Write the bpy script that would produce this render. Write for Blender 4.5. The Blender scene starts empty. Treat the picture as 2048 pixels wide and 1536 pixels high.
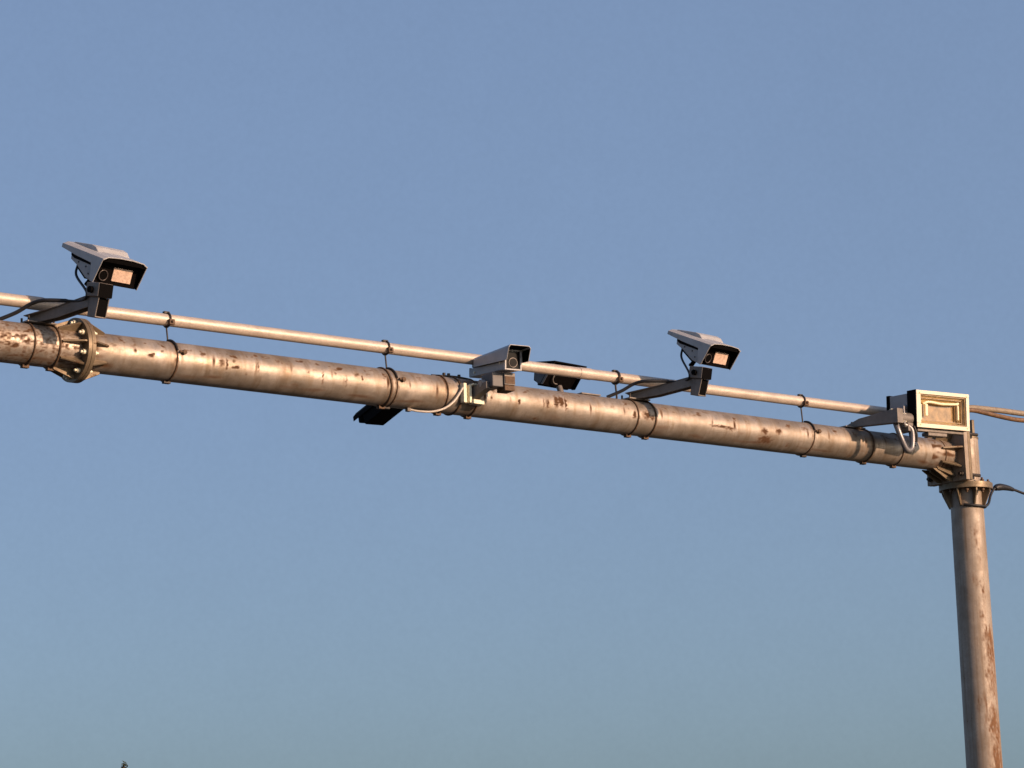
import bpy, math, random
from mathutils import Vector, Matrix, Euler, noise
random.seed(7)
R_ = math.radians
SC = bpy.context.scene
COL = SC.collection

# ------------------------------------------------------------------ camera
H = 4.943                                  # height of the gantry arm's axis
cd = bpy.data.cameras.new('camera'); cam = bpy.data.objects.new('camera', cd); COL.objects.link(cam)
CR = Vector((0.77082, -0.636218, -0.0326042)); CU = Vector((-0.0984511, -0.1695325, 0.9805948)); CF = Vector((0.6293995, 0.7526522, 0.1933154))
m = Matrix((CR, CU, -CF)).transposed().to_4x4(); m.translation = Vector((-11.32758, -13.55279, 1.6))
cam.matrix_world = m
cd.sensor_width = 36; cd.lens = 91.536; cd.clip_end = 5000; cd.clip_start = .1
SC.camera = cam

# ------------------------------------------------------------------ world, sun, exposure
SUN_AZ_X, SUN_AZ_Y, SUN_EL = 0.32, -1.0, R_(14)
W = bpy.data.worlds.new('World'); SC.world = W; W.use_nodes = True
nt = W.node_tree; nt.nodes.clear()
sky = nt.nodes.new('ShaderNodeTexSky'); sky.sky_type = 'NISHITA'; sky.sun_disc = False
sky.sun_elevation = SUN_EL; sky.sun_rotation = math.atan2(SUN_AZ_X, SUN_AZ_Y)
sky.altitude = 0; sky.air_density = .42; sky.dust_density = 3.0; sky.ozone_density = 1.0
# the clear sky seen through an even summer haze: the Nishita sky averaged with a veil that depends on height only
tc = nt.nodes.new('ShaderNodeTexCoord'); sp = nt.nodes.new('ShaderNodeSeparateXYZ'); nt.links.new(tc.outputs['Generated'], sp.inputs[0])
veil = nt.nodes.new('ShaderNodeValToRGB'); cr = veil.color_ramp
K_ = 1 / (.55 * .15)
VEIL = [(.0, (.148, .212, .232)), (.05, (.148, .214, .250)), (.19, (.149, .216, .322)), (.335, (.150, .219, .342)), (1.0, (.045, .085, .200))]
while len(cr.elements) < len(VEIL): cr.elements.new(.5)
for e, (q, c) in zip(cr.elements, VEIL): e.position = q; e.color = (c[0], c[1], c[2], 1)
nt.links.new(sp.outputs['Z'], veil.inputs[0])
vs_ = nt.nodes.new('ShaderNodeVectorMath'); vs_.operation = 'SCALE'; vs_.inputs['Scale'].default_value = K_
nt.links.new(veil.outputs[0], vs_.inputs[0])
mx = nt.nodes.new('ShaderNodeMix'); mx.data_type = 'RGBA'; mx.inputs[0].default_value = .55; mx.clamp_result = False
nt.links.new(sky.outputs[0], mx.inputs[6]); nt.links.new(vs_.outputs[0], mx.inputs[7])
hz = None
for sc_, am in ((5, .035), (70, .018), (420, .035)):      # faint unevenness of the haze
    nz_ = nt.nodes.new('ShaderNodeTexNoise'); nz_.inputs['Scale'].default_value = sc_; nz_.inputs['Detail'].default_value = 3
    nt.links.new(tc.outputs['Generated'], nz_.inputs['Vector'])
    mr = nt.nodes.new('ShaderNodeMapRange'); mr.clamp = False; mr.inputs['To Min'].default_value = 1 - am; mr.inputs['To Max'].default_value = 1 + am
    nt.links.new(nz_.outputs[0], mr.inputs['Value'])
    if hz is None: hz = mr.outputs[0]
    else:
        mm = nt.nodes.new('ShaderNodeMath'); mm.operation = 'MULTIPLY'; nt.links.new(hz, mm.inputs[0]); nt.links.new(mr.outputs[0], mm.inputs[1]); hz = mm.outputs[0]
hs_ = nt.nodes.new('ShaderNodeVectorMath'); hs_.operation = 'SCALE'; nt.links.new(mx.outputs[2], hs_.inputs[0]); nt.links.new(hz, hs_.inputs['Scale'])
bg = nt.nodes.new('ShaderNodeBackground'); bg.inputs[1].default_value = .15
wo = nt.nodes.new('ShaderNodeOutputWorld')
nt.links.new(hs_.outputs[0], bg.inputs[0]); nt.links.new(bg.outputs[0], wo.inputs[0])
sd = bpy.data.lights.new('sun', 'SUN'); sun = bpy.data.objects.new('sun', sd); COL.objects.link(sun)
sd.energy = 5.0; sd.angle = R_(.5); sd.color = (1, .66, .44)
h_ = math.hypot(SUN_AZ_X, SUN_AZ_Y)
to_sun = Vector((SUN_AZ_X / h_ * math.cos(SUN_EL), SUN_AZ_Y / h_ * math.cos(SUN_EL), math.sin(SUN_EL)))
sun.rotation_euler = to_sun.to_track_quat('Z', 'Y').to_euler(); sun.location = (0, -20, 12)
SC.view_settings.view_transform = 'Standard'; SC.view_settings.look = 'None'
SC.view_settings.exposure = 0; SC.view_settings.gamma = 1

# ------------------------------------------------------------------ materials
def nodes(name):
    mt = bpy.data.materials.new(name); mt.use_nodes = True
    n = mt.node_tree; b = n.nodes['Principled BSDF']
    return mt, n, b
def noise_n(n, scale, detail=4, vec=None, rough=.6, sc=None):
    t = n.nodes.new('ShaderNodeTexNoise'); t.inputs['Scale'].default_value = scale; t.inputs['Detail'].default_value = detail
    t.inputs['Roughness'].default_value = rough
    tc = n.nodes.new('ShaderNodeTexCoord')
    if sc:
        mp = n.nodes.new('ShaderNodeMapping'); mp.inputs['Scale'].default_value = sc
        n.links.new(tc.outputs['Object'], mp.inputs[0]); n.links.new(mp.outputs[0], t.inputs['Vector'])
    else:
        n.links.new(tc.outputs['Object'], t.inputs['Vector'])
    return t
def ramp(n, src, p0, p1, c0=(0, 0, 0, 1), c1=(1, 1, 1, 1)):
    r = n.nodes.new('ShaderNodeValToRGB'); r.color_ramp.elements[0].position = p0; r.color_ramp.elements[1].position = p1
    r.color_ramp.elements[0].color = c0; r.color_ramp.elements[1].color = c1
    n.links.new(src, r.inputs[0]); return r
def mix(n, fac, a, b, mode='MIX'):
    x = n.nodes.new('ShaderNodeMix'); x.data_type = 'RGBA'; x.blend_type = mode
    for s, v in ((x.inputs[0], fac), (x.inputs[6], a), (x.inputs[7], b)):
        if hasattr(v, 'links'): n.links.new(v, s)
        elif isinstance(v, (int, float)): s.default_value = v
        else: s.default_value = (*v, 1)
    return x.outputs[2]
def math_n(n, op, a, b):
    x = n.nodes.new('ShaderNodeMath'); x.operation = op; x.use_clamp = True
    for s, v in zip(x.inputs, (a, b)):
        if hasattr(v, 'links'): n.links.new(v, s)
        else: s.default_value = v
    return x.outputs[0]
def bump(n, b, src, strength, dist):
    bp = n.nodes.new('ShaderNodeBump'); bp.inputs['Strength'].default_value = strength; bp.inputs['Distance'].default_value = dist
    n.links.new(src, bp.inputs['Height']); n.links.new(bp.outputs[0], b.inputs['Normal'])
def metal_paint(name, base, dark, rust=(.16, .07, .028), rough=.5, met=.0, rusty=.0, streak=None, use_attr=False, spec=.4, rust_noise=9):
    """weathered paint: mottled base, grime streaks, rust where noise (plus the mesh's own rust layer) says"""
    mt, n, b = nodes(name)
    a = noise_n(n, 6, 6); c = mix(n, ramp(n, a.outputs[0], .35, .68).outputs[0], base, dark)
    f = noise_n(n, 60, 5); c = mix(n, ramp(n, f.outputs[0], .45, .75).outputs[0], c, tuple(x * .72 for x in base))
    if streak:
        s = noise_n(n, 1, 3, sc=streak); c = mix(n, ramp(n, s.outputs[0], .50, .72, (0, 0, 0, 1), (.75, .75, .75, 1)).outputs[0], c, (base[0] * .52, base[1] * .42, base[2] * .30))
    rn = noise_n(n, rust_noise, 9, rough=.7); rf = ramp(n, rn.outputs[0], .64 - rusty, .72 - rusty).outputs[0]
    if use_attr:
        at = n.nodes.new('ShaderNodeAttribute'); at.attribute_name = 'rust'
        e = noise_n(n, 90, 6, rough=.7)
        k = math_n(n, 'MULTIPLY', at.outputs['Fac'], math_n(n, 'ADD', e.outputs[0], .55))
        k2 = ramp(n, k, .10, .62).outputs[0]
        rf = math_n(n, 'MAXIMUM', rf, k2)
    rc = mix(n, noise_n(n, 35, 6).outputs[0], tuple(x * 1.25 for x in rust), tuple(x * .3 for x in rust))
    c = mix(n, rf, c, rc)
    n.links.new(c, b.inputs['Base Color'])
    b.inputs['Roughness'].default_value = rough; b.inputs['Metallic'].default_value = met
    b.inputs['Specular IOR Level'].default_value = spec
    ro = ramp(n, noise_n(n, 9, 7, rough=.7).outputs[0], .35, .7, (rough - .05,) * 3 + (1,), (min(1, rough + .22),) * 3 + (1,)).outputs[0]
    rr = mix(n, rf, ro, (.9,) * 3); n.links.new(rr, b.inputs['Roughness'])
    bump(n, b, noise_n(n, 45, 6).outputs[0], .25, .004)
    return mt
def plain(name, col, rough=.5, met=0, var=.25, scale=30, spec=.4):
    mt, n, b = nodes(name)
    a = noise_n(n, scale, 5); c = mix(n, ramp(n, a.outputs[0], .35, .7).outputs[0], col, tuple(x * (1 - var) for x in col))
    n.links.new(c, b.inputs['Base Color']); b.inputs['Roughness'].default_value = rough; b.inputs['Metallic'].default_value = met
    b.inputs['Specular IOR Level'].default_value = spec
    bump(n, b, noise_n(n, scale * 4, 4).outputs[0], .12, .002)
    return mt
M = {
 'arm': metal_paint('arm_silver_paint', (.46, .395, .33), (.25, .20, .145), rough=.45, met=.68, rusty=-.01, streak=(17, 5, 3), use_attr=True, spec=.7, rust=(.17, .085, .04)),
 'pole': metal_paint('pole_silver_paint', (.38, .315, .25), (.24, .18, .125), rough=.5, met=.15, rusty=.015, streak=(40, 40, 1.2), use_attr=True, spec=.6, rust=(.22, .105, .045)),
 'flange': metal_paint('flange_galvanised', (.24, .185, .12), (.12, .085, .05), rough=.42, met=.4, rusty=.075),
 'conduit': metal_paint('conduit_paint', (.60, .505, .415), (.48, .395, .315), rough=.40, met=.3, spec=.7, rusty=-.06, rust_noise=14),
 'bracket': metal_paint('bracket_grey_paint', (.25, .22, .195), (.14, .12, .10), rough=.5, met=.2, rusty=-.03),
 'shell': plain('shell_grey_enamel', (.41, .405, .40), .42, 0, .18, 14),
 'shell2': plain('housing_grey_enamel', (.34, .33, .32), .42, 0, .2, 14),
 'black': plain('black_plastic', (.0025, .002, .002), .7, 0, .3, 30, .05),
 'steel': plain('dark_clamp_steel', (.05, .04, .033), .55, .3, .4, 80),
 'rod': plain('rusted_clamp_steel', (.13, .075, .04), .7, .1, .5, 80),
 'bright': plain('zinc_bracket', (.82, .76, .56), .4, .1, .15, 20),
 'cream': plain('lamp_frame_cream', (.80, .72, .54), .4, 0, .08, 16),
 'amber': plain('reflector_amber', (.86, .64, .32), .3, .1, .3, 18),
 'amberdark': plain('lamp_glass_brown', (.42, .27, .12), .15, 0, .5, 22, .7),
 'amberlite': plain('lamp_tube_white', (.9, .82, .55), .3, 0, .05, 20),
 'led': plain('led_window', (.72, .52, .40), .5, 0, .38, 42),
 'lensring': plain('lens_ring', (.09, .075, .07), .35, .3, .2, 40),
 'cable': plain('black_cable', (.018, .018, .02), .5, 0, .3, 60),
 'brown': plain('brown_cable', (.20, .115, .06), .5, 0, .5, 25),
 'tan': plain('tan_cable', (.30, .24, .17), .5, 0, .35, 25),
 'white': plain('white_cable', (.62, .55, .46), .45, 0, .12, 25),
 'headgrey': plain('head_grey_enamel', (.12, .115, .115), .55, 0, .3, 20),
 'hose': plain('grey_hose', (.24, .23, .23), .35, .4, .3, 60),
}
mt, n, b = nodes('front_glass'); b.inputs['Base Color'].default_value = (.006, .005, .005, 1); b.inputs['Roughness'].default_value = .2; b.inputs['Specular IOR Level'].default_value = .06; M['glass'] = mt
M['glass2'] = mt

# ------------------------------------------------------------------ mesh helpers
class MB:
    def __init__(s): s.v = []; s.f = []; s.sm = []
    def add(s, vs, fs, smooth=False):
        o = len(s.v); s.v += [tuple(v) for v in vs]; s.f += [tuple(i + o for i in f) for f in fs]; s.sm += [smooth] * len(fs)
    def box(s, x0, x1, y0, y1, z0, z1, T=None):
        vs = [Vector((x, y, z)) for z in (z0, z1) for y in (y0, y1) for x in (x0, x1)]
        if T: vs = [T @ v for v in vs]
        s.add(vs, [(0, 2, 3, 1), (4, 5, 7, 6), (0, 1, 5, 4), (2, 6, 7, 3), (0, 4, 6, 2), (1, 3, 7, 5)])
    def prism(s, poly, e, T=None, axis='x'):
        """poly: 2-D outline in the plane across `axis`, e: (from, to) along the axis"""
        k = len(poly); vs = []
        for a in e:
            for p, q in poly:
                vs.append(Vector({'x': (a, p, q), 'y': (p, a, q), 'z': (p, q, a)}[axis]))
        if T: vs = [T @ v for v in vs]
        fs = [tuple(range(k))[::-1], tuple(range(k, 2 * k))] + [(i, (i + 1) % k, (i + 1) % k + k, i + k) for i in range(k)]
        s.add(vs, fs)
    def cyl(s, p0, p1, r0, r1=None, seg=20, cap=True):
        p0 = Vector(p0); p1 = Vector(p1); r1 = r0 if r1 is None else r1
        d = (p1 - p0).normalized(); a = d.orthogonal().normalized(); c = d.cross(a)
        vs = []
        for p, r in ((p0, r0), (p1, r1)):
            for i in range(seg):
                t = 2 * math.pi * i / seg; vs.append(p + (a * math.cos(t) + c * math.sin(t)) * r)
        s.add(vs, [(i, (i + 1) % seg, (i + 1) % seg + seg, i + seg) for i in range(seg)], True)
        if cap: s.add(vs, [tuple(range(seg))[::-1], tuple(range(seg, 2 * seg))])
    def tube(s, pts, r, seg=10, closed=False):
        pts = [Vector(p) for p in pts]; k = len(pts); rs = r if isinstance(r, list) else [r] * k
        nrm = None; vs = []
        for i, p in enumerate(pts):
            if closed: d = pts[(i + 1) % k] - pts[i - 1]
            else: d = pts[min(i + 1, k - 1)] - pts[max(i - 1, 0)]
            d.normalize()
            nrm = d.orthogonal().normalized() if nrm is None else (nrm - d * nrm.dot(d)).normalized()
            bn = d.cross(nrm)
            for j in range(seg):
                t = 2 * math.pi * j / seg; vs.append(p + (nrm * math.cos(t) + bn * math.sin(t)) * rs[i])
        fs = []
        for i in range(k if closed else k - 1):
            for j in range(seg):
                a = i * seg + j; a2 = i * seg + (j + 1) % seg; q = ((i + 1) % k) * seg
                fs.append((a, a2, q + (j + 1) % seg, q + j))
        s.add(vs, fs, True)
        if not closed: s.add([vs[j] for j in range(seg)] + [vs[(k - 1) * seg + j] for j in range(seg)], [tuple(range(seg))[::-1], tuple(range(seg, 2 * seg))])
    def build(s, name, mat, parent=None, bevel=0, label=None):
        me = bpy.data.meshes.new(name)
        org = parent.location if parent is not None and parent.get('worldparts') else Vector((0, 0, 0))
        me.from_pydata([Vector(v) - org for v in s.v], [], s.f); me.materials.append(M[mat] if isinstance(mat, str) else mat)
        me.polygons.foreach_set('use_smooth', s.sm); me.update()
        o = bpy.data.objects.new(name, me); COL.objects.link(o)
        if bevel:
            bv = o.modifiers.new('bevel', 'BEVEL'); bv.width = bevel; bv.segments = 2; bv.limit_method = 'ANGLE'; bv.angle_limit = R_(40)
        if parent is not None: o.parent = parent
        if label: o['label'] = label
        return o
def thing(name, label, cat, loc, group=None):
    """an Empty at the thing's base; its parts are given in arm coordinates (z measured from the arm's axis)"""
    o = bpy.data.objects.new(name, None); COL.objects.link(o); o.empty_display_size = .1
    o.location = Vector(loc) + Vector((0, 0, H)); o['label'] = label; o['category'] = cat
    if group: o['group'] = group
    return o
class Part(MB):
    """mesh given in arm coordinates, stored relative to its thing"""
    def __init__(s, root, T=None): super().__init__(); s.root = root; s.T = T
    def done(s, name, mat, parent=None, bevel=0, label=None):
        T = s.T or Matrix.Identity(4); org = s.root.location - Vector((0, 0, H))
        s.v = [tuple(T @ Vector(v) - org) for v in s.v]
        return s.build(name, mat, parent or s.root, bevel, label)
def smooth_path(ctrl, n=8):
    c = [Vector(p) for p in ctrl]; c = [c[0] * 2 - c[1]] + c + [c[-1] * 2 - c[-2]]; out = []
    for i in range(1, len(c) - 2):
        for k in range(n):
            t = k / n; p0, p1, p2, p3 = c[i - 1:i + 3]
            out.append(.5 * ((2 * p1) + (p2 - p0) * t + (2 * p0 - 5 * p1 + 4 * p2 - p3) * t * t + (3 * p1 - p0 - 3 * p2 + p3) * t ** 3))
    return out + [c[-2]]
def ring_pts(x, r, a0=0, a1=360, n=48, wob=0):
    return [Vector((x + wob * math.sin(R_(a)), -math.cos(R_(a)) * r, math.sin(R_(a)) * r)) for a in [a0 + (a1 - a0) * i / n for i in range(n if a1 - a0 == 360 else n + 1)]]

# ------------------------------------------------------------------ ground and road
def struct(o): o['kind'] = 'structure'; return o
def ground_mat(name, c0, c1, scale, rough=.95, bs=.02):
    mt, n, b = nodes(name); a = noise_n(n, scale, 8); f = noise_n(n, scale * 12, 6)
    c = mix(n, ramp(n, a.outputs[0], .35, .65).outputs[0], c0, c1); c = mix(n, ramp(n, f.outputs[0], .4, .7).outputs[0], c, tuple(x * .6 for x in c0))
    n.links.new(c, b.inputs['Base Color']); b.inputs['Roughness'].default_value = rough; bump(n, b, f.outputs[0], .6, bs); return mt
g = MB(); g.add([(-1500, -1500, 0), (1500, -1500, 0), (1500, 1500, 0), (-1500, 1500, 0)], [(0, 1, 2, 3)])
struct(g.build('ground', ground_mat('dry_verge_soil', (.09, .075, .05), (.05, .06, .025), .3)))
g = MB(); g.add([(-7.2, -400, .004), (3.9, -400, .004), (3.9, 400, .004), (-7.2, 400, .004)], [(0, 1, 2, 3)])
road = struct(g.build('road', ground_mat('asphalt', (.055, .053, .05), (.04, .04, .04), 1.5, .9, .006)))
g = MB()
for k in range(-30, 60):
    g.add([(-1.72, k * 6, .008), (-1.58, k * 6, .008), (-1.58, k * 6 + 3, .008), (-1.72, k * 6 + 3, .008)], [(0, 1, 2, 3)])
lm = g.build('lane_marking', plain('road_paint', (.7, .7, .66), .7, 0, .3, 5), road); lm['kind'] = 'structure'
g = MB()
for a, b2 in ((3.9, 4.05), (-7.35, -7.2)): g.box(a, b2, -400, 400, 0, .13)
struct(g.build('kerb', ground_mat('kerb_concrete', (.3, .28, .25), (.22, .21, .19), 2), bevel=.015))

# ------------------------------------------------------------------ the gantry
RA = .125
gantry = thing('gantry', 'rusty silver steel pipe gantry carrying the cameras, horizontal arm bolted to a tall round column', 'gantry', (4.70, 0, -H))
def pipe_mesh(name, mat, parent, p0, axis, length, r0, r1, nl, na, rustf, org):
    """round pipe with a fine grid that carries a rust layer; axis 'x' or 'z'(down)"""
    vs = []; fs = []; rv = []
    for i in range(nl + 1):
        t = i / nl; r = r0 + (r1 - r0) * t
        for j in range(na):
            a = 2 * math.pi * j / na
            if axis == 'x': v = Vector((p0[0] + length * t, -math.cos(a) * r, math.sin(a) * r)); s = v.x; deg = math.degrees(a)
            else: v = Vector((p0[0] + math.sin(a) * r, -math.cos(a) * r + p0[1], p0[2] - length * t)); s = v.z; deg = math.degrees(a)
            if deg > 180: deg -= 360
            vs.append(v - org); rv.append(rustf(s, deg, v))
    for i in range(nl):
        for j in range(na):
            q = (i * na + j, i * na + (j + 1) % na, (i + 1) * na + (j + 1) % na, (i + 1) * na + j)
            fs.append(q if axis == 'x' else q)
    me = bpy.data.meshes.new(name); me.from_pydata(vs, [], fs); me.materials.append(M[mat]); me.shade_smooth()
    at = me.attributes.new('rust', 'FLOAT', 'POINT'); at.data.foreach_set('value', rv)
    o = bpy.data.objects.new(name, me); COL.objects.link(o); o.parent = parent; return o
# rust marks: (place along the arm, angle up from the front, half length, half angle, depth of rust)
SPOTS = [(-2.982,-2,.024,4,1.3),(-2.965,4,.012,3,1),(-2.897,14,.014,3,.8),(-2.466,4,.022,12,.75),(-2.426,0,.008,20,.9),(-2.371,12,.014,4,.8),(-2.354,-5,.02,4,.95),(-2.375,-8,.015,5,.7),
 (-2.277,-22,.010,4,.6),(-2.221,35,.014,5,.7),(-2.188,10,.008,24,.6),(-1.887,-37,.03,6,.75),(-1.797,7,.012,5,.5),(-1.687,-5,.008,24,.65),(-1.589,14,.01,10,.5),(-1.499,-11,.009,22,.5),
 (-1.414,18,.03,8,.6),(-1.369,8,.008,9,.8),(-.037,-5,.011,8,1.1),(-.288,-5,.008,8,.8),(.22,2,.012,16,.8),(.30,12,.020,18,1.4),(.345,14,.022,16,1.5),(.385,8,.010,24,1.1),(.184,0,.007,18,.6),(.151,-58,.03,8,.8),
 (1.03,-2,.016,12,1.1),(1.15,2,.04,16,1.0),(1.201,-4,.03,9,.8),(1.24,-12,.02,5,.45),(1.892,-5,.10,4,1.1),(1.97,-9,.06,4,.9),(2.336,-4,.03,10,1.1),(2.484,2,.03,10,1.0),(2.349,-34,.08,16,1.1),(2.596,-43,.02,10,.6),(2.1,-20,.03,6,.4),
 (-3.095,8,.012,8,.8),(-3.916,-19,.02,9,.9),(-3.827,-1,.012,10,.9),(-3.7,6,.02,8,.6),(-4.0,3,.02,12,.7),(-3.87,10,.02,6,.7),(-3.66,-10,.012,8,.7),(-3.575,-6,.010,5,.9),(-3.60,2,.012,7,.7)]
BANDS = [-2.79, -1.135, -1.085, -.66, -.545, -.40, 1.065, 1.235, 2.865, 3.52, 3.86, 4.37]
FLX = -3.435
def arm_rust(x, deg, v):
    s = 0; x0_, deg0 = x, deg
    nv = noise.noise_vector(Vector((x * 45, deg * .35, 11)))
    x = x + .011 * nv.x; deg = deg + 3.6 * nv.y
    for a, b, hl, ha, k in SPOTS:
        if abs(x - a) < 3 * hl and abs(deg - b) < 3 * ha:
            s = max(s, k * math.exp(-((x - a) / hl) ** 2 * .9 - ((deg - b) / ha) ** 2 * .9))
    s *= .8 + .7 * nv.z; x, deg = x0_, deg0
    up = max(0, 1 - abs(deg - 32) / 26)                      # speckled line where water sits high on the front
    nz = noise.noise(Vector((x * 14, deg * .06, 3))) + .5 * noise.noise(Vector((x * 40, deg * .15, 9)))
    s = max(s, up * max(0, nz - .16) * (2.2 if x < -1 else 1.5))
    dr = noise.noise(Vector((x * 22, deg * .012, 5)))         # thin drips running down round the pipe
    s = max(s, .8 * max(0, dr - .27) * 2.4 * max(0, 1 - abs(deg - 4) / 40))
    low = max(0, 1 - abs(deg + 45) / 30)
    s = max(s, low * max(0, noise.noise(Vector((x * 5, deg * .05, 1))) - .02) * 1.0)
    for bx in BANDS:
        e = x - bx
        if abs(e) < .09:
            n1 = noise.noise(Vector((x * 60, 3.1, bx)))
            s = max(s, (.55 + 1.1 * n1) * math.exp(-abs(e) / .022) * (1 if -85 < deg < 70 else 0) * (.7 + .8 * noise.noise(Vector((x * 30, deg * .08, bx)))))
    if x > FLX: s = max(s, 1.3 * math.exp(-(x - FLX) / .10) * (.35 + noise.noise(Vector((x * 12, deg * .07, 4)))))
    if x > 4.2: s = max(s, .9 * (.3 + noise.noise(Vector((x * 12, deg * .07, 6)))))
    if x < -3.44: s = max(s, .22 + .75 * (.5 * noise.noise(Vector((x * 12, deg * .09, 7))) + .9 * noise.noise(Vector((x * 36, deg * .22, 2))) + .4 * noise.noise(Vector((x * 80, deg * .5, 2)))) if -80 < deg < 60 else .2)
    return s
PSP = [(-.62,20,.05,12,.5),(-.70,22,.10,5,.7),(-.83,26,.02,6,.6),(-.97,8,.05,8,.65),(-1.02,16,.05,5,.6),(-1.10,40,.05,6,.75),(-1.27,26,.03,5,.9),(-1.40,30,.13,6,.5),(-1.45,56,.05,8,.7),
 (-1.60,52,.12,18,1.0),(-1.72,36,.06,6,.8),(-1.85,55,.16,14,.9),(-1.97,-2,.07,5,.7),(-2.05,45,.08,14,.9),(-2.13,44,.1,20,1.1),(-2.25,60,.14,18,.9),(-2.4,50,.2,20,1),(-2.8,40,.3,30,1),(-3.4,20,.4,40,1)]
def pole_rust(z, deg, v):
    s = 0; z0_, deg0 = z, deg
    nv = noise.noise_vector(Vector((z * 13, deg * .2, 5))); n2 = noise.noise_vector(Vector((z * 45, deg * .5, 2)))
    z = z + .05 * nv.x + .015 * n2.x; deg = deg + 12 * nv.y + 5 * n2.y
    for a, b, hl, ha, k in PSP:
        if abs(z - a) < 3 * hl and abs(deg - b + 50) < 3 * ha:
            w = 1 + .6 * noise.noise(Vector((z * 9, deg * .07, 0)))
            s = max(s, k * w * math.exp(-((z - a) / hl) ** 2 * .8 - ((deg - b + 50) / ha) ** 2 * .8))
    s *= .62 + .5 * n2.z + .35 * nv.z; z, deg = z0_, deg0
    nz = noise.noise(Vector((z * 2.2, deg * .07, 3))) + .6 * noise.noise(Vector((z * 8, deg * .12, 8))) + .3 * noise.noise(Vector((z * 25, deg * .3, 8)))
    s = max(s, max(0, nz + .06) * 1.7 * max(0, min(1, 1 - abs(deg + 5) / 50)) * min(1, .25 + max(0, -z - .8)))
    return s
GO = gantry.location - Vector((0, 0, H))
FLX = -3.435
pipe_mesh('arm_pipe', 'arm', gantry, (-7.8, 0, 0), 'x', FLX + 7.8, RA, RA, 700, 90, arm_rust, GO)
pipe_mesh('arm_pipe', 'arm', gantry, (FLX, 0, 0), 'x', 4.489 - FLX, RA, RA, 1500, 90, arm_rust, GO)
pipe_mesh('column', 'pole', gantry, (4.715, 0, -.24), 'z', H - .26, .130, .155, 700, 72, pole_rust, GO)
def flange_disc(root, x, r, th, parent=None):
    p = Part(root); p.cyl((x, 0, 0), (x + th, 0, 0), r, seg=64); return p.done('flange_disc', 'flange', parent, .004)
flange_disc(gantry, FLX - .026, .198, .024); flange_disc(gantry, FLX + .001, .198, .024)
def fin_x(root, x0, x1, r_in, r_out, ang, th=.012):
    """triangular stiffening plate between a disc at x0 and the pipe; ang measured up from the front"""
    p = Part(root, Matrix.Rotation(-R_(ang), 4, 'X'))
    k = x1 - x0
    p.prism([(x0, -r_in), (x0, -r_out), (x0 + .12 * k, -r_out), (x1, -r_in - .018), (x1, -r_in)], (-th / 2, th / 2), axis='z')
    return p.done('stiffener', 'flange', bevel=.002)
for a in (8, 53, 98, 143, 188, 233, 278, 323):
    fin_x(gantry, FLX - .026, FLX - .17, RA - .004, .186, a); fin_x(gantry, FLX + .026, FLX + .15, RA - .004, .186, a)
for a in (30.5, 75.5, 120.5, 165.5, 210.5, 255.5, 300.5, 345.5):
    ca, sa = -math.cos(R_(a)) * .164, math.sin(R_(a)) * .164
    p = Part(gantry); p.cyl((FLX - .062, ca, sa), (FLX + .06, ca, sa), .009, seg=10)
    p.cyl((FLX - .046, ca, sa), (FLX - .0265, ca, sa), .017, seg=6); p.cyl((FLX + .0255, ca, sa), (FLX + .044, ca, sa), .017, seg=6)
    p.done('flange_bolt', 'bright')
# right end: pipe stub ring, square end plates, stiffeners, bolts
p = Part(gantry); p.tube(ring_pts(4.36, RA + .001), .005, 8, True); p.done('weld_seam', 'rod')
p = Part(gantry); p.box(4.490, 4.535, -.205, .205, -.215, .205); p.done('end_plate', 'pole', bevel=.004)
p = Part(gantry); p.box(4.538, 4.568, -.205, .205, -.213, .205); p.done('end_plate', 'flange', bevel=.004)
for a in (14, -32, -62, -95, 62, 118, 166):
    p = Part(gantry, Matrix.Rotation(-R_(a), 4, 'X'))
    p.prism([(4.49, -.12), (4.49, -.20), (4.465, -.20), (4.31, -.145), (4.31, -.12)], (-.007, .007), axis='z'); p.done('stiffener', 'flange', bevel=.002)
for y in (-.165, .165):
    for z in (-.165, .165):
        p = Part(gantry); p.cyl((4.45, y, z), (4.70, y, z), .013, seg=10)
        p.cyl((4.569, y, z), (4.590, y, z), .021, seg=6); p.cyl((4.468, y, z), (4.489, y, z), .021, seg=6); p.done('flange_bolt', 'steel')
p = Part(gantry); p.cyl((4.715, 0, -.2135), (4.715, 0, .150), .122, seg=64); p.done('column_head', 'pole')
p = Part(gantry); p.cyl((4.715, 0, .1505), (4.715, 0, .163), .126, seg=48); p.done('column_cap', 'flange', bevel=.003)
p = Part(gantry); p.box(4.715, 4.742, -.11, -.08, .1635, .30); p.done('cable_post', 'flange', bevel=.003)
p = Part(gantry); p.box(4.5685, 4.61, -.05, .05, -.13, .03); p.done('head_web', 'flange', bevel=.003)
p = Part(gantry); p.cyl((4.715, 0, -.236), (4.715, 0, -.216), .214, seg=56); p.done('head_flange', 'flange', bevel=.003)
p = Part(gantry); p.cyl((4.715, 0, -.262), (4.715, 0, -.2365), .214, seg=56); p.done('head_flange', 'flange', bevel=.003)
for k in range(8):
    a = R_(20 + 45 * k); T = Matrix.Translation((4.715, 0, 0)) @ Matrix.Rotation(a, 4, 'Z')
    p = Part(gantry, T); p.prism([(.122, -.2625), (.203, -.2625), (.203, -.285), (.15, -.40), (.122, -.40)], (-.006, .006), axis='y'); p.done('stiffener', 'flange', bevel=.002)
    a += R_(22.5); cx, cy = 4.715 + math.cos(a) * .178, math.sin(a) * .178
    p = Part(gantry); p.cyl((cx, cy, -.30), (cx, cy, -.18), .009, seg=10); p.cyl((cx, cy, -.286), (cx, cy, -.2655), .018, seg=6); p.cyl((cx, cy, -.2135), (cx, cy, -.196), .018, seg=6)
    p.done('flange_bolt', 'rod')
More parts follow.
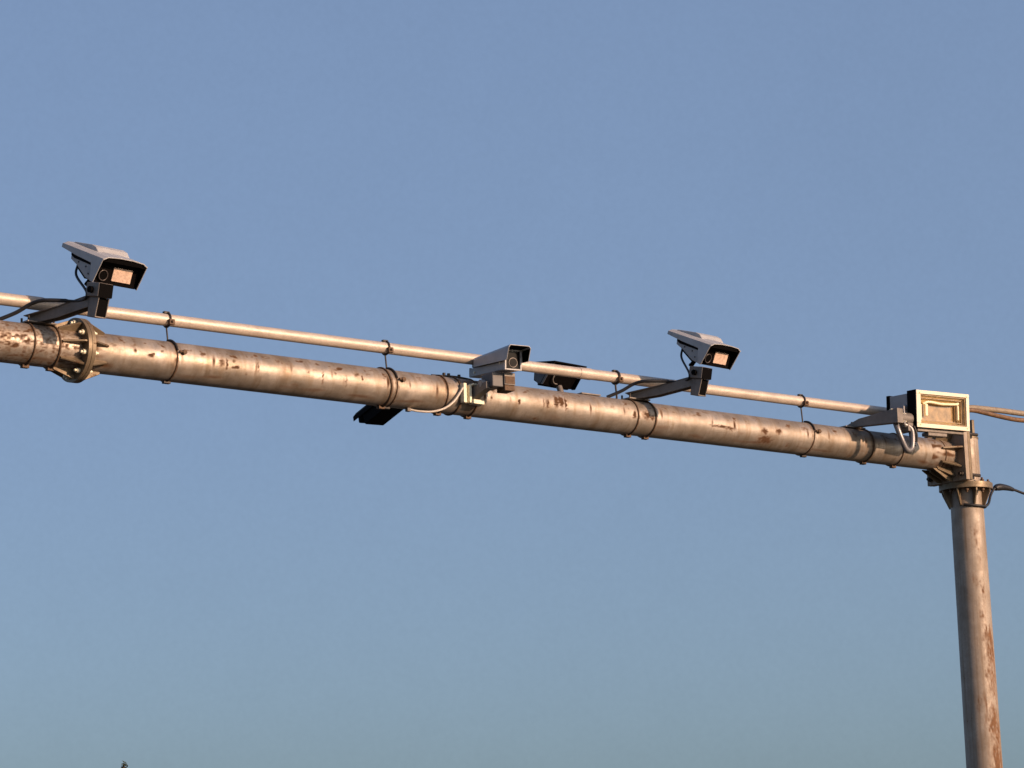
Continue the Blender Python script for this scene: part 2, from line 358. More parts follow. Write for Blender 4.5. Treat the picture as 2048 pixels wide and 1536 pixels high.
# triangular knee under the arm end
p = Part(gantry); p.prism([(4.489, -.12), (4.489, -.212), (4.44, -.212), (4.27, -.128), (4.27, -.12)], (.05, .064), axis='y'); p.done('knee_plate', 'flange', bevel=.002)
p = Part(gantry); p.prism([(4.489, -.12), (4.489, -.212), (4.44, -.212), (4.27, -.128), (4.27, -.12)], (-.064, -.05), axis='y'); p.done('knee_plate', 'flange', bevel=.002)
# far column (out of frame) and footings
pipe_mesh('column', 'pole', gantry, (-7.9, 0, .2), 'z', H + .18, .130, .155, 60, 48, lambda *a: 0, GO)
for x in (4.715, -7.9):
    p = Part(gantry); p.box(x - .3, x + .3, -.3, .3, -H, -H + .022); p.done('base_plate', 'flange', bevel=.004)
M['conc'] = ground_mat('footing_concrete', (.3, .28, .25), (.22, .2, .18), 3)

# ------------------------------------------------------------------ conduit pipe over the arm, and its clips
conduit = thing('conduit_pipe', 'thin pale steel conduit pipe running above the thick gantry arm', 'pipe', (-4.0, 0, .259))
cz = lambda x: .2775 + .0045 * x
p = Part(conduit); p.cyl((-7.8, 0, cz(-7.8)), (-1.9, 0, cz(-1.9)), .0385, seg=40); p.cyl((-1.9, 0, cz(-1.9)), (3.93, 0, cz(3.93)), .0385, seg=40); p.done('pipe', 'conduit')
for x in (-3.78, .62):
    p = Part(conduit); p.cyl((x, 0, cz(x)), (x + .11, 0, cz(x + .11)), .0415, seg=40); p.done('coupling', 'conduit', bevel=.002)
def clip(x, label, big=0):
    t = thing('pipe_clip', label, 'clamp', (x, 0, .126), 'wire clips holding the conduit over the arm')
    z = cz(x); wob = .012 + .01 * math.sin(x * 7)
    p = Part(t); p.tube([Vector((x + .004, -math.cos(a) * .0445, z + math.sin(a) * .0445)) for a in [2 * math.pi * k / 28 for k in range(28)]], .0065 + big, 8, True)
    p.done('conduit_ring', 'steel')
    p = Part(t); p.box(x - .014, x + .024, -.062, -.040, z - .04, z - .004); p.cyl((x + .005, -.075, z - .02), (x + .005, -.035, z - .02), .008, seg=8); p.done('ring_bolt', 'rod', bevel=.002)
    p = Part(t); p.box(x - .022, x + .018, -.012, .012, z + .040, z + .054); p.done('ring_tab', 'steel', bevel=.002)
    p = Part(t); p.tube(smooth_path([(x, 0, z - .046), (x - .003, -.004, (z + .1) / 2 + .03), (x + .004, -.004, .145), (x, -.006, .1285)]), .0055 + big * .5, 8); p.done('hanger_rod', 'steel')
    if big: return t
    p = Part(t); p.tube(ring_pts(x, RA + .003, 0, 360, 56, wob), .0040 + big * .3, 8, True); p.done('arm_band', 'rod')
    p = Part(t); p.tube([Vector((x + wob * math.sin(R_(a)), -math.cos(R_(a)) * (RA + .009), math.sin(R_(a)) * (RA + .009))) for a in range(22, 92, 6)], .0068, 8); p.done('band_strap', 'steel')
    a = R_(17); q = Vector((x + .045, -math.cos(a) * (RA + .014), math.sin(a) * (RA + .014)))
    p = Part(t); p.cyl(q - Vector((.035, 0, -.002)), q + Vector((.015, 0, 0)), .0075, seg=8); p.cyl(q + Vector((0, .02, 0)), q + Vector((0, -.012, 0)), .016, seg=6); p.done('band_bolt', 'rod')
    p = Part(t); p.box(x - .03, x + .02, -.014, .014, -RA - .017, -RA - .001); p.done('band_buckle', 'steel', bevel=.003)
    return t
clip(-2.79, 'wire clip tying the conduit to the arm just right of the round flange')
clip(-1.085, 'wire clip tying conduit to arm, above the black hanging camera')
clip(.97, 'thick dark clip on the conduit beside the foot of the right wide camera', .003)
clip(2.865, 'rightmost wire clip, between the right wide camera and the square floodlight')

def band(root, x, r=.005, name='clamp_band', nut=True, mat='rod', parent=None, wob=0):
    p = Part(root); p.tube(ring_pts(x, RA + .004, 0, 360, 56, wob), r, 8, True)
    if nut: p.box(x - .022, x + .022, -.016, .016, -RA - .020, -RA - .001)
    return p.done(name, mat, parent)

# ------------------------------------------------------------------ wide sunshield cameras (two alike, one behind)
def camT(o, hd, tilt): return Matrix.Translation(o) @ Matrix.Rotation(R_(hd), 4, 'Z') @ Matrix.Rotation(R_(tilt), 4, 'X')
def wide_camera(ox, oy, oz, hd, tilt, foot, piv, label, led=True, w=.335, l=.43, h=.158, cable=True, group='wide sunshield cameras'):
    t = thing('surveillance_camera', label, 'camera', (foot[0], foot[1], .126), group)
    # local frame: x to the lens side's right, y backwards, z up; origin at the hood's front top left corner
    T = camT(Vector((ox, oy, oz)), hd, tilt) @ Matrix.Translation((w / 2, 0, 0))
    a = w / 2; th = .005
    p = Part(t, T)
    # sunshield: slightly peaked roof plate, shallow skirts, deeper cut-back cheeks at the front
    top = [(-a, -.004), (-a * .80, .014), (-a * .3, .021), (a * .3, .021), (a * .80, .014), (a, -.004)]
    prof = top + [(x * .975, z - th - .001) for x, z in reversed(top)]
    p.prism(prof, (0, l), axis='y')
    for s in (-1, 1):
        x0, x1 = sorted((s * a, s * (a - th)))
        p.prism([(0, 0), (l, 0), (l, -.026), (.27, -.042), (.11, -.050), (.080, -h * .97), (.047, -h), (.004, -.012)], (x0, x1), axis='x')
    p.prism([(-a + th, 0.001), (a - th, 0.001), (a - th, -.028), (-a + th, -.028)], (l - .005, l - .001), axis='y')
    p.done('sunshield', 'shell', bevel=.0025)
    p = Part(t, T)   # raised double-skin panel on the roof
    p.prism([(.150, .016), (.185, .040), (.225, .046), (l - .03, .024), (l - .012, .012), (l - .012, .002), (.15, .002)], (-a * .62, a * .80), axis='x'); p.done('roof_panel', 'shell', bevel=.008)
    p = Part(t, T)   # black lining of the hood
    p.box(-a + th + .001, a - th - .001, .006, .075, -.016, -.0095); p.box(-a * .78, a * .78, .006, .075, -.009, .007)
    for s in (-1, 1):
        x0, x1 = sorted((s * (a - th - .001), s * (a - th - .004)))
        p.prism([(.008, -.0145), (.075, -.0145), (.075, -h * .97), (.052, -h * .97)], (x0, x1), axis='x')
    p.done('hood_lining', 'black')
    b_ = a - .017
    p = Part(t, T); p.prism([(.078, -h), (.155, -h * .93), (.26, -.098), (.335, -.075), (.345, -.016), (.078, -.016)], (-b_, b_), axis='x'); hs = p.done('housing', 'shell2', bevel=.004)
    p = Part(t, T); p.prism([(.16, -h * .93 - .010), (.262, -.098 - .012), (.262, -.0985), (.16, -h * .93 + .001)], (-b_ + .004, b_ - .004), axis='x'); p.done('base_tray', 'black', hs)
    for sg in (-1, 1):
        x0, x1 = sorted((sg * (b_ + .0006), sg * (b_ + .0045))); p = Part(t, T); p.prism([(.10, -.052), (.335, -.038), (.335, -.050), (.30, -.062), (.10, -.066)], (x0, x1), axis='x'); p.done('gap_shade', 'black', hs)  # black strips stand in for the shaded gap below the skirts
    for y_, z_ in ((.17, -.085), (.25, -.075), (.13, -.12)):
        p = Part(t, T); p.cyl((-b_ - .003, y_, z_), (-b_ + .001, y_, z_), .0055, seg=8); p.done('screw', 'steel', hs)
    p = Part(t, T); p.box(-a + th + .003, a - th - .004, .066, .077, -h * .985, -.0150); fp = p.done('front_glass', 'glass')
    p = Part(t, T); lx, lz = -a * .60, -.104
    p.cyl((lx, .066, lz), (lx, .052, lz), .034, .031, seg=32); p.done('lens_barrel', 'black')
    p = Part(t, T); p.tube([Vector((lx + .031 * math.cos(q), .050, lz + .031 * math.sin(q))) for q in [2 * math.pi * k / 28 for k in range(28)]], .0035, 8, True); p.done('lens_ring', 'lensring')
    if led:
        p = Part(t, T); p.box(-.028, .112, .058, .065, -.130, -.046)
        p.done('led_panel', 'led', bevel=.002)
    p = Part(t, T); p.cyl((-b_ * .55, .175, -h * .93 + .01), (-b_ * .55, .20, -h * .93 - .04), .016, seg=14); p.cyl((-b_ * .55, .2, -h * .93 - .04), (-b_ * .55, .205, -h * .93 - .052), .02, seg=6); p.done('cable_gland', 'black')
    # bracket: pan head, open channel yoke, strut, foot
    px, py, pz = piv
    B = Matrix.Translation((px, py, pz)) @ Matrix.Rotation(R_(hd), 4, 'Z') @ Matrix.Rotation(R_(12), 4, 'X')
    p = Part(t, B); p.box(-.05, .055, -.055, .07, .015, .10); p.done('tilt_head', 'bracket', bevel=.006)
    p = Part(t, B); p.cyl((-.070, .01, .055), (-.051, .01, .055), .02, seg=12); p.done('tilt_knob', 'black')
    p = Part(t, B); p.cyl((.056, .01, .055), (.072, .01, .055), .02, seg=12); p.done('tilt_knob', 'black')
    p = Part(t, B); p.prism([(-.045, .014), (.05, .014), (.045, -.105), (-.030, -.105)], (-.034, -.028), axis='x'); p.prism([(-.045, .014), (.05, .014), (.045, -.105), (-.030, -.105)], (.042, .048), axis='x'); p.box(-.0275, .0415, .02, .044, -.105, .014); p.box(-.0275, .0415, -.028, .0195, -.105, -.097); p.done('yoke', 'bracket', bevel=.002)
    p = Part(t, B); p.box(-.0275, .0415, -.030, .0195, -.0965, .0135); p.done('yoke_shade', 'black')  # solid black block put in for the shade inside the open channel
    p = Part(t, B); p.box(-.046, .051, -.060, -.0555, .018, .097); p.done('head_cover', 'black')
    s0 = Vector((px, py + .045, pz + .006)); s1 = Vector((foot[0] - .01, foot[1] - .03, foot[2] + .006))
    d = (s1 - s0); L = d.length; d.normalize(); sx = Vector((1, 0, 0)); sx = (sx - d * sx.dot(d)).normalized(); sz = sx.cross(d) * 1
    if sz.z < 0: sz = -sz
    TT = Matrix((sx, d, sz)).transposed().to_4x4(); TT.translation = s0
    p = Part(t, TT)
    p.prism([(-.032, 0), (.032, 0), (.036, L * .55), (.075, L + .05), (-.075, L + .05), (-.036, L * .55)], (.030, .036), axis='z')
    for s in (-1, 1):
        q = [(0, .0295), (L + .04, .0295), (L + .04, -.012), (L * .62, -.034), (0, -.038)]
        x0, x1 = sorted((s * .032, s * .026)); p.prism(q, (x0, x1), axis='x')
    p.done('strut', 'bracket', bevel=.002)
    p = Part(t); p.box(foot[0] - .10, foot[0] + .10, foot[1] - .06, foot[1] + .05, foot[2] - .010, foot[2]); p.done('foot_plate', 'bracket', bevel=.002)
    band(t, foot[0] - .085, .0055, 'u_bolt'); band(t, foot[0] + .085, .0068, 'u_bolt')
    for sx_ in (-.085, .085):
        for yy in (-.045, .04):
            p = Part(t); p.cyl((foot[0] + sx_, yy, foot[2] - .005), (foot[0] + sx_, yy, foot[2] + .028), .007, seg=8); p.done('u_bolt_nut', 'steel')
    if cable:
        g1 = T @ Vector((-b_ * .75, .30, -.09)); g2 = T @ Vector((-b_ * .85, .27, -.16))
        f0 = foot[0]
        path = [g1, g2, Vector((px - .05, py + .05, pz + .05)), Vector((px - .05, py + .11, pz + .012)), (s0 * .6 + s1 * .4) + Vector((-.042, 0, .045)), Vector((f0 - .07, -.20, .232)), Vector((f0 - .11, -.12, .222)), Vector((f0 - .17, -.05, .176)), Vector((f0 - .25, .02, .135))]
        p = Part(t); p.tube(smooth_path(path), [.008] * 8 * 4 + [.0125] * (8 * 4 + 1), 8); p.done('cable', 'cable')
    return t
wide_camera(-3.60, -.60, .426, 7.2, 24, (-3.70, .0, .139), (-3.575, -.5, .198), 'wide grey camera with sunshield and lit window, mounted above the round pipe flange')
wide_camera(1.355, -.60, .452, 6.0, 24, (1.15, .0, .139), (1.325, -.5, .205), 'wide grey camera with sunshield and lit window, on a strut right of the arm\'s middle')

# dark one behind the conduit
t = None
def rear_camera():
    w, l, h = .345, .20, .17
    t = thing('surveillance_camera', 'dark camera with black front, behind the conduit beside the boxy grey camera', 'camera', (.70, .10, .126), 'cameras seen partly behind the arm')
    T = camT(Vector((.665, .30, .428)), 6.6, 7) @ Matrix.Translation((w / 2, 0, 0)); a = w / 2; sl = .105
    p = Part(t, T); p.prism([(-a, 0), (a, 0), (a * .98, -.012), (-a * .98, -.012)], (.0, l), axis='y')
    for s in (-1, 1):
        x0, x1 = sorted((s * a, s * (a - .006))); p.prism([(0, -.0121), (l, -.0121), (l, -h * .8), (sl + .03, -h), (sl, -h)], (x0, x1), axis='x')
    p.done('sunshield', 'black', bevel=.003)
    p = Part(t, T); p.prism([(.001, -.02), (.028, -.02), (sl + .022, -h * .97), (sl, -h * .97)], (-a - .003, -a - .0005), axis='x'); p.done('edge_trim', 'bracket')
    p = Part(t, T); p.prism([(.036, -.022), (l - .01, -.022), (l - .01, -h * .76), (sl + .05, -h * .95), (sl + .03, -h * .95)], (-a - .002, -a - .0004), axis='x'); p.done('side_panel', 'headgrey')
    p = Part(t, T); p.prism([(.05, -.013), (l - .02, -.013), (l - .02, -h), (sl + .05, -h)], (-a + .02, a - .02), axis='x'); p.done('housing', 'black', bevel=.004)
    p = Part(t, T); p.prism([(.036, -.018), (.046, -.018), (sl + .045, -h * .97), (sl + .035, -h * .97)], (-a + .012, a - .012), axis='x'); p.done('front_glass', 'glass')
    p = Part(t, T); lx, lz = -a * .20, -.105
    p.tube([Vector((lx + .055 * math.cos(q), .028 - .55 * (lz + .045 * math.sin(q)) * .95, lz + .045 * math.sin(q))) for q in [R_(165 + 115 * k / 16) for k in range(17)]], .005, 8); p.done('lens_ring', 'bracket')  # reflection on the lens modelled as a pale arc
    p = Part(t); p.tube(smooth_path([(.80, .42, .27), (.80, .36, .16), (.75, .15, .132), (.70, .06, .132)]), .022, 12); p.done('strut', 'bracket')
    p = Part(t); p.box(.62, .80, -.03, .09, .1265, .136); p.done('foot_plate', 'bracket', bevel=.002)
    return t
rear_camera()

# dark camera hanging behind and below the arm, seen as a silhouette
def hanging_camera():
    t = thing('surveillance_camera', 'black camera hanging behind the arm, peeking out below it', 'camera', (-.90, .10, -.126), 'cameras seen partly behind the arm')
    T = camT(Vector((-.885, .42, -.098)), 172, 12) @ Matrix.Scale(.94, 4)
    p = Part(t, T); p.prism([(-.075, -.075), (.075, -.075), (.085, .03), (.06, .058), (-.06, .058), (-.085, .03)], (0, .40), axis='y'); p.done('housing', 'black', bevel=.006)
    p = Part(t, T); p.box(-.062, .062, -.115, -.001, -.02, .05); p.done('front_visor', 'black', bevel=.01)
    p = Part(t, T); p.prism([(-.092, .0), (-.092, .035), (-.065, .066), (.065, .066), (.092, .035), (.092, .0), (.088, .0), (.088, .033), (.062, .060), (-.062, .060), (-.088, .033), (-.088, 0)], (-.13, .36), axis='y'); p.done('sunshield', 'black', bevel=.001)
    p = Part(t); p.cyl((-.935, .30, -.10), (-.925, .10, -.05), .03, seg=14); p.done('strut', 'black')
    band(t, -1.135, .0075, 'clamp_band', True, 'rod', wob=-.01)
    p = Part(t); p.tube(smooth_path([(-1.135, .10, -.09), (-1.03, .14, -.10), (-.935, .2, -.08)]), .016, 10); p.done('clamp_arm', 'black')
    return t
hanging_camera()

# ------------------------------------------------------------------ boxy grey camera near the middle
def boxy_camera():
    t = thing('surveillance_camera', 'boxy grey camera with open hood, on a cream clamp at the arm middle', 'camera', (-.47, -.13, 0))
    hd, tilt = -9, 4
    w, l, h = .125, .49, .135
    T = camT(Vector((-.418, -.45, .255)), hd, tilt) @ Matrix.Translation((w / 2, 0, 0)); a = w / 2
    # body: lower tray + lid, with an open window frame at the front
    p = Part(t, T); p.box(-a, a, .022, l, -h, -h * .56); p.done('lower_body', 'shell2', bevel=.005)
    p = Part(t, T); p.box(-a + .002, a - .002, .022, l - .03, -h * .56 + .003, -.004); p.done('lid', 'shell2', bevel=.008)
    p = Part(t, T); f = .008
    for b4 in ((-a - .003, -a + f, -h - .002, 0), (a - f, a + .003, -h - .002, 0), (-a + f, a - f, -h - .002, -h + f), (-a + f, a - f, -f, 0)):
        p.box(b4[0], b4[1], 0, .0215, b4[2], b4[3])
    p.done('window_frame', 'shell', bevel=.0015)
    p = Part(t, T); p.box(-a + f, a - f, .013, .0205, -h + f, -f); p.done('front_glass', 'glass')
    p = Part(t, T); p.cyl((.004, .0128, -h * .62), (.004, .009, -h * .62), .033, .033, seg=28); p.done('lens', 'lensring')
    p = Part(t, T); p.cyl((.004, .0089, -h * .62), (.004, .006, -h * .62), .029, seg=28); p.done('lens_glass', 'glass')
    # hood: five-sided sheet, raised and pushed forward, wedge lifted at the front
    HT = T @ Matrix.Translation((0, -.085, .018)) @ Matrix.Rotation(R_(-4), 4, 'X'); aw = a + .024
    out = [(-aw, -.085), (-aw, -.012), (-aw + .014, .004), (aw - .014, .004), (aw, -.012), (aw, -.085)]
    inn = [(aw - .004, -.085), (aw - .004, -.0135), (aw - .0155, 0), (-aw + .0155, 0), (-aw + .004, -.0135), (-aw + .004, -.085)]
    def prof(k): return [(x, z if z > -.05 else z * k) for x, z in out + inn]
    p = Part(t, HT); P0 = prof(1.12); P1 = prof(.72); n_ = len(P0)
    vs = [(x, (0 if z > -.05 else .035), z) for x, z in P0] + [(x, l - .015, z) for x, z in P1]
    q = [(i, (i + 1) % n_, (i + 1) % n_ + n_, i + n_) for i in range(n_)]
    cap = []
    for i in range(5): cap += [(i, 11 - i, 10 - i, i + 1), (i + n_, i + 1 + n_, 10 - i + n_, 11 - i + n_)]
    p.add(vs, q + cap); p.done('hood', 'shell', bevel=.001)
    p = Part(t, HT); p.box(-aw + .017, aw - .017, .006, .11, -.004, -.001)
    for s in (-1, 1):
        x0, x1 = sorted((s * (aw - .0045), s * (aw - .0075))); p.prism([(.006, -.0145), (.10, -.0145), (.10, -.09), (.036, -.09)], (x0, x1), axis='x')
    p.done('hood_lining', 'black')
    for y, z in ((.07, -h * .62), (l - .075, -h * .80)):
        p = Part(t, T); p.cyl((-a - .006, y, z), (-a, y, z), .008, seg=12); p.done('latch_screw', 'bright')
    p = Part(t, T); p.box(-a + .006, a - .006, l, l + .012, -h * .95, -h * .5); p.cyl((0, l + .012, -h * .75), (0, l + .04, -h * .75), .014, seg=14); p.done('rear_cap', 'shell2', bevel=.003)
    # pan head under the body
    B = Matrix.Translation((-.36, -.30, .0)) @ Matrix.Rotation(R_(hd), 4, 'Z')
    p = Part(t, B); p.box(-.085, .0, -.06, .09, .018, .118); p.done('tilt_head', 'headgrey', bevel=.006)
    p = Part(t, B); p.box(-.0695 + .07, .085, -.075, .05, .032, .116); p.done('tilt_block', 'bracket', bevel=.004)
    p = Part(t, B); p.box(.006, .079, -.0785, -.0755, .040, .090); p.done('block_cover', 'rod')
    p = Part(t, B); p.box(.004, .082, -.070, .04, -.006, .0315); p.done('motor_cover', 'rod', bevel=.004)
    p = Part(t, B); p.cyl((-.12, .05, .055), (-.086, .05, .055), .026, seg=18); p.done('tilt_knob', 'shell2')
    # strut back to the clamp
    p = Part(t); p.prism([(-.125, -.045), (-.125, .035), (-.20, .05), (-.30, .06), (-.30, .01), (-.20, -.02)], (-.47, -.415), axis='x'); p.done('strut', 'bracket', bevel=.004)
    # cream clamp: upright plate, return leg and flat ledge on the front of the arm
    p = Part(t)
    p.box(-.555, -.53, -.165, -.1255, -.070, .062); p.box(-.5295, -.505, -.134, -.1255, -.068, .060); p.box(-.5045, -.487, -.165, -.1255, -.068, .055)
    p.done('clamp_plate', 'bright', bevel=.002)
    p = Part(t); p.box(-.4865, -.395, -.185, -.1255, -.076, -.046); p.done('clamp_ledge', 'bright', bevel=.003)
    p = Part(t); p.box(-.4865, -.405, -.178, -.1255, .052, .064); p.done('clamp_tab', 'bright', bevel=.003)
    band(t, -.66, .0055); band(t, -.545, .006, nut=False); band(t, -.40, .006)
    for x, z in ((-.60, .134), (-.56, .134), (-.47, .134)):
        p = Part(t); p.cyl((x, -.01, z - .008), (x, -.01, z + .018), .011, seg=8); p.done('clamp_screw', 'steel')
    p = Part(t); p.tube(smooth_path([(-.70, 0, .128), (-.58, -.01, .132), (-.5, -.015, .134), (-.40, -.02, .128)]), .007, 8)
    p.done('clamp_wire', 'steel')
    # white lead that loops under the arm
    p = Part(t); p.tube(smooth_path([(-.555, -.155, .03), (-.585, -.150, -.015), (-.635, -.146, -.075), (-.70, -.128, -.122), (-.78, -.098, -.146), (-.86, -.06, -.145), (-.915, -.025, -.132)]), .0075, 10); p.done('lead', 'white')
    p = Part(t); p.box(-.935, -.905, -.035, -.005, -.146, -.122); p.done('lead_end', 'bracket', bevel=.003)
    return t
boxy_camera()

# ------------------------------------------------------------------ square floodlight at the right end
def flood():
    t = thing('floodlight', 'square cream floodlight with brown glass recess, mounted over the column end of the arm', 'floodlight', (3.42, 0, .126))
    w, h = .53, .288
    T = camT(Vector((3.615, -.50, .370)), -8, 3) @ Matrix.Translation((w / 2, 0, 0)); a = w / 2
    fr = .042
    p = Part(t, T)                                    # pale front frame, four rails
    p.box(-a, a, -.006, .010, -.028, 0); p.box(-a, a, -.006, .010, -h, -h + .032)
    p.box(-a, -a + fr, -.006, .010, -h + .0325, -.0285); p.box(a - .030, a, -.006, .010, -h + .0325, -.0285)
    p.done('front_frame', 'cream', bevel=.002)
    x0, x1, z0, z1 = -a + fr, a - .030, -h + .0325, -.0285
    p = Part(t, T)                                    # sloping reflector walls
    X0, X1, Z0, Z1 = x0 + .045, x1 - .035, z0 + .03, z1 - .055; D = .07
    o_ = [(x0, .004, z0), (x1, .004, z0), (x1, .004, z1), (x0, .004, z1)]; i_ = [(X0, D, Z0), (X1, D, Z0), (X1, D, Z1), (X0, D, Z1)]
    p.add(o_ + i_, [(k, (k + 1) % 4, (k + 1) % 4 + 4, k + 4) for k in range(4)]); p.done('reflector', 'amber')
    p = Part(t, T); p.box(X0 - .002, X1 + .002, D + .0005, D + .006, Z0 - .002, Z1 + .002); p.done('reflector_back', 'amberdark')
    p = Part(t, T)                                    # lamp tube, bent down at both ends
    p.tube(smooth_path([(X0 + .02, .045, Z1 - .012), (X0 + .07, .035, Z1 + .004), (0.02, .035, Z1 - .004), (X1 - .05, .035, Z1 + .002), (X1 - .008, .04, Z1 + .01)]), .0105, 12); p.done('lamp_tube', 'amberlite')
    p = Part(t, T); p.box(X0 + .030, X0 + .060, .030, .05, Z0 + .035, Z1 - .012); p.done('lamp_holder', 'amberlite', bevel=.008)
    p = Part(t, T); p.box(X1 - .024, X1 - .008, .030, .05, Z0 + .02, Z1 - .004); p.done('lamp_holder', 'amberlite', bevel=.005)
    p = Part(t, T); p.box(X0 - .026, X0 - .014, .020, .05, Z0 + .0, Z1 - .02); p.done('reflector_fin', 'cream', bevel=.002)
    for q_, nm in ((.004, 'glass_bead'), (.024, 'reflector_rib')):
        p = Part(t, T); u0, u1, w0, w1 = x0 + q_, x1 - q_, z0 + q_, z1 - q_; d0 = .0 + q_ * 1.0
        p.box(u0, u1, d0, d0 + .012, w1 - .005, w1); p.box(u0, u1, d0, d0 + .012, w0, w0 + .005); p.box(u0, u0 + .005, d0, d0 + .012, w0 + .0055, w1 - .0055); p.box(u1 - .005, u1, d0, d0 + .012, w0 + .0055, w1 - .0055)
        p.done(nm, 'amberdark')
    for xx in (-a + .035, a - .025):
        for zz in (-.020, -h + .020):
            p = Part(t, T); p.cyl((xx, -.0062, zz), (xx, -.0095, zz), .006, seg=8); p.done('frame_screw', 'amber')
    p = Part(t, T); p.box(-a + .002, a - .002, .0805, .098, -h + .002, -.002)
    p.box(-a + .002, a - .002, .0105, .080, -.012, -.002); p.box(-a + .002, a - .002, .0105, .080, -h + .002, -h + .012)
    p.box(-a + .002, -a + .012, .0105, .080, -h + .0125, -.0125); p.box(a - .012, a - .002, .0105, .080, -h + .0125, -.0125)
    p.box(-a - .004, -a + .0015, .0, .10, -h + .0, .003); p.done('lamp_case', 'black')
    p = Part(t, T); p.prism([(.02, -h - .0005), (.10, -h - .0005), (.085, -h - .07), (.045, -h - .07)], (-a - .004, -a + .006), axis='x'); p.done('case_ear', 'black')
    # control gear housing behind, with fins
    p = Part(t, T); p.box(-a + .015, a - .10, .10, .33, -.135, -.012); hs = p.done('gear_housing', 'shell2', bevel=.006)
    p = Part(t, T); p.box(-a + .010, a - .095, .331, .365, -.16, -.004); p.done('gear_cap', 'black', hs, bevel=.004)
    p = Part(t, T); p.box(-a + .03, a - .15, .12, .32, -.215, -.136); p.done('gear_base', 'bracket', bevel=.006)
    for k in range(2):
        p = Part(t, T); p.cyl((-a + .014, .14 + .07 * k, -.115 - .02 * k), (-a - .006, .14 + .07 * k, -.115 - .02 * k), .016, seg=12); p.done('gear_knob', 'shell')
    # strut and yoke
    p = Part(t); p.prism([(.05, .135), (.05, .150), (-.10, .188), (-.50, .208), (-.50, .095), (-.12, .126)], (3.39, 3.455), axis='x'); p.done('strut', 'bracket', bevel=.003)
    p = Part(t); p.box(3.30, 3.52, -.05, .05, .1265, .136); p.done('foot_plate', 'bracket', bevel=.002)
    p = Part(t); p.cyl((3.457, -.43, .150), (3.60, -.43, .150), .046, seg=24); p.done('pivot_drum', 'bracket')
    p = Part(t); p.box(3.50, 3.515, -.47, -.36, .09, .24); p.done('pivot_plate', 'hose', bevel=.004)
    for y_, z_ in ((-.475, .175), (-.475, .125), (-.40, .215)):
        p = Part(t); p.cyl((3.45, y_ + .02, z_), (3.53, y_ + .02, z_), .012, seg=10); p.done('glint_bolt', 'bright')  # pale bolts added as the bright highlights on the bracket
    p = Part(t); p.box(3.55, 3.62, -.46, -.34, .05, .12); p.done('terminal_box', 'bracket', bevel=.006)
    p = Part(t, T); p.box(-a + .03, a - .04, .025, .085, -h - .026, -h - .0); p.done('lower_bar', 'bracket', bevel=.003)
    p = Part(t, T); p.box(-a + .14, a - .20, .03, .11, -h - .055, -h - .0265); p.done('lower_lug', 'bracket', bevel=.006)
    band(t, 3.52, .006); band(t, 3.86, .0048)
    p = Part(t); p.cyl((3.40, -.02, .13), (3.40, -.02, .175), .008, seg=8); p.done('foot_bolt', 'steel')
    # corrugated hose hanging in a loop, black cable beside it
    pts = smooth_path([(3.45, -.42, .115), (3.45, -.44, .06), (3.475, -.45, -.02), (3.525, -.45, -.095), (3.58, -.45, -.085), (3.60, -.45, -.01), (3.595, -.45, .06), (3.57, -.44, .09), (3.53, -.43, .10)], 10)
    p = Part(t); p.tube(pts, [.020 + .0032 * (k % 2) for k in range(len(pts))], 12); p.done('hose', 'hose')
    p = Part(t); p.tube(smooth_path([(3.60, -.47, .09), (3.625, -.47, .03), (3.63, -.46, -.03)]), .011, 10); p.cyl((3.63, -.42, -.045), (3.66, -.42, -.045), .013, seg=10); p.done('cable', 'cable')
    return t
flood()

# ------------------------------------------------------------------ cables leaving to the right
t = thing('cable_pair', 'pair of brown twisted cables leaving the floodlight to the right', 'cable', (4.05, 0, .29))
pa = []; pb = []
for k in range(90):
    u = k / 89; x = 3.95 + 6.0 * u
    z = .262 + .155 * min(1, max(0, (x - 3.95) / .9)) ** 1 + (-.02 if x > 4.9 else 0) * min(1, (x - 4.9) / .5) + .02 * max(0, x - 4.9)
    tw = 3.2 * (x - 5.3) + 1.4
    pa.append((x, .016 * math.cos(tw), z + .015 * math.sin(tw) + .016)); pb.append((x, -.016 * math.cos(tw), z - .015 * math.sin(tw) - .012))
p = Part(t); p.tube(smooth_path(pa, 3), .023, 12); p.done('strand', 'tan')
p = Part(t); p.tube(smooth_path(pb, 3), .019, 12); p.done('strand', 'brown')

t = thing('drop_cable', 'black cable wrapped round the column top and leaving right', 'cable', (4.715, -.14, -.41))
p = Part(t)
wrap = [Vector((4.715 + math.sin(R_(a)) * .145, -math.cos(R_(a)) * .145, -.385 - .020 * math.cos(R_(a - 10)))) for a in range(-60, 80, 10)]
path = wrap + [Vector((4.93, -.04, -.36)), Vector((5.0, -.01, -.285)), Vector((5.05, 0, -.235)), Vector((5.09, 0, -.212)), Vector((5.20, 0, -.203)), Vector((5.32, 0, -.212)), Vector((5.46, 0, -.236)), Vector((5.9, 0, -.30)), Vector((7.0, .1, -.40)), Vector((9.5, .3, -.45))]
p.tube(smooth_path(path, 6), .0105, 10); p.done('wire', 'cable')
p = Part(t); p.tube(smooth_path([(5.075, 0, -.221), (5.10, 0, -.207), (5.17, 0, -.200), (5.25, 0, -.203), (5.31, 0, -.212)], 6), [.012] + [.03 - .012 * abs(k - 9) / 12 for k in range(1, 24)] + [.012], 12); p.done('splice_sleeve', 'cable')

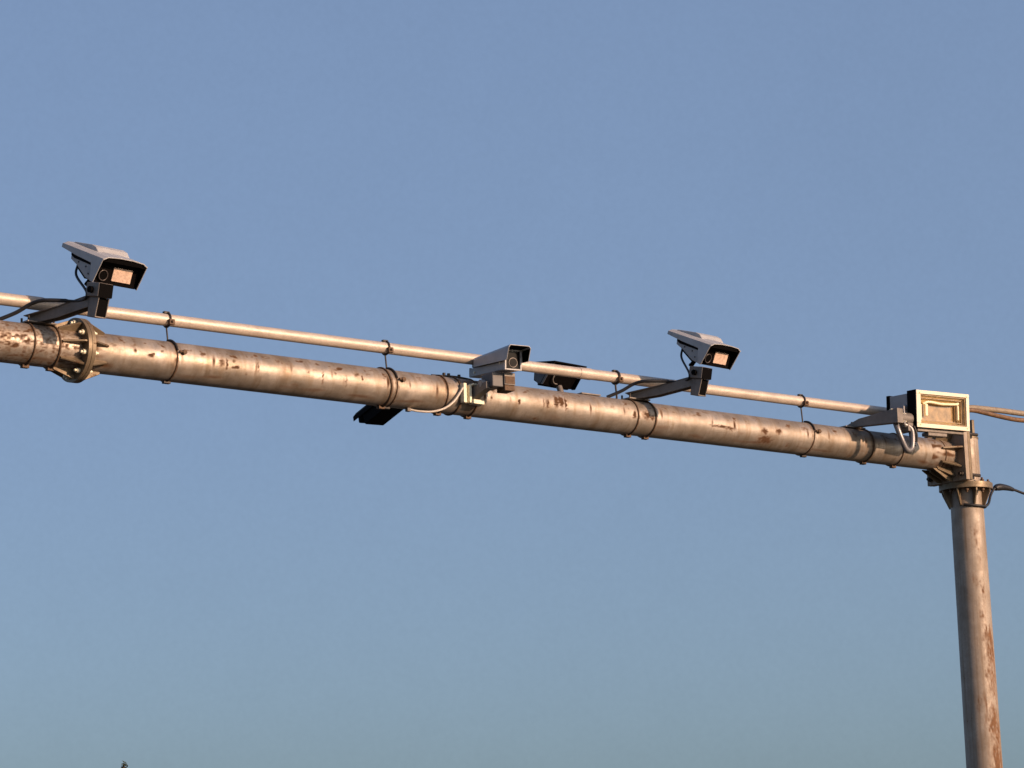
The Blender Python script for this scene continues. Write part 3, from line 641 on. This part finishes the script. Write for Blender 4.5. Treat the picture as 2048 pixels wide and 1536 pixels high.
# ------------------------------------------------------------------ tree whose top shoot just reaches into the frame
def tree():
    d = CF * 5207.386 + CR * (247 - 1024) - CU * (1524 - 768); d.normalize()
    tip = m.translation + d * 62.0
    x, y, zt = tip
    t = bpy.data.objects.new('broadleaf_tree', None); COL.objects.link(t); t.location = (x, y, 0)
    t['label'] = 'distant tree whose dark top shoot just shows at the bottom left edge'; t['category'] = 'tree'
    rnd = random.Random(4)
    bark = plain('bark', (.09, .065, .045), .9, 0, .4, 6); leafm = plain('leaf', (.035, .045, .022), .6, 0, .35, 3)
    p = MB(); p.tube([(0, 0, 0), (.1, .05, zt * .25), (0, .1, zt * .5), (.05, 0, zt * .75), (-.02, 0, zt * .93), (.01, 0, zt * .985), (.0, 0, zt - .02)], [.28, .22, .17, .11, .04, .02, .008], 10); p.build('trunk', bark, t)
    p = MB(); lv = MB(); ends = []
    for k in range(34):
        u = .32 + .62 * k / 34; a = k * 2.4; L = (1.15 - u) * zt * .36 * rnd.uniform(.8, 1.1) + .3
        b0 = Vector((0, 0, zt * u)); e = b0 + Vector((math.cos(a) * L, math.sin(a) * L, L * .42)); e.z = min(e.z, zt - 1.0)
        p.tube([b0, (b0 + e) / 2 + Vector((0, 0, -.1)), e], [.06, .035, .012], 6)
        for q in range(7): ends.append((b0.lerp(e, .35 + .65 * q / 6), .35 + .5 * (1 - u)))
    p.build('branches', bark, t)
    def leaf(c, s):
        a = Vector((rnd.gauss(0, 1), rnd.gauss(0, 1), rnd.gauss(0, 1))).normalized(); b = a.orthogonal().normalized()
        lv.add([c - a * s, c + b * s * .45, c + a * s, c - b * s * .45], [(0, 1, 2, 3)])
    for c, r in ends:
        for _ in range(46):
            q = c + Vector((rnd.gauss(0, r), rnd.gauss(0, r), rnd.gauss(0, r * .7)))
            if q.z < zt - .75: leaf(q, rnd.uniform(.06, .12))
    for k in range(60):
        z = zt - .05 - .9 * (k / 60) ** 1.2; s = .05 + (zt - z) * .22
        q = Vector((rnd.gauss(0, s * .5), rnd.gauss(0, s * .5), z)); leaf(q, rnd.uniform(.04, .075))
    for dx, dz in ((-.02, 0), (.04, -.03), (.0, -.08), (.07, -.10), (-.05, -.05), (.05, -.14), (.02, -.17)):
        leaf(Vector((dx, -.05, zt + dz)), .06)
    o = lv.build('crown', leafm, t); o['kind'] = 'stuff'
    return t
tree()
for o in bpy.data.objects:
    if o.get('worldparts'): del o['worldparts']
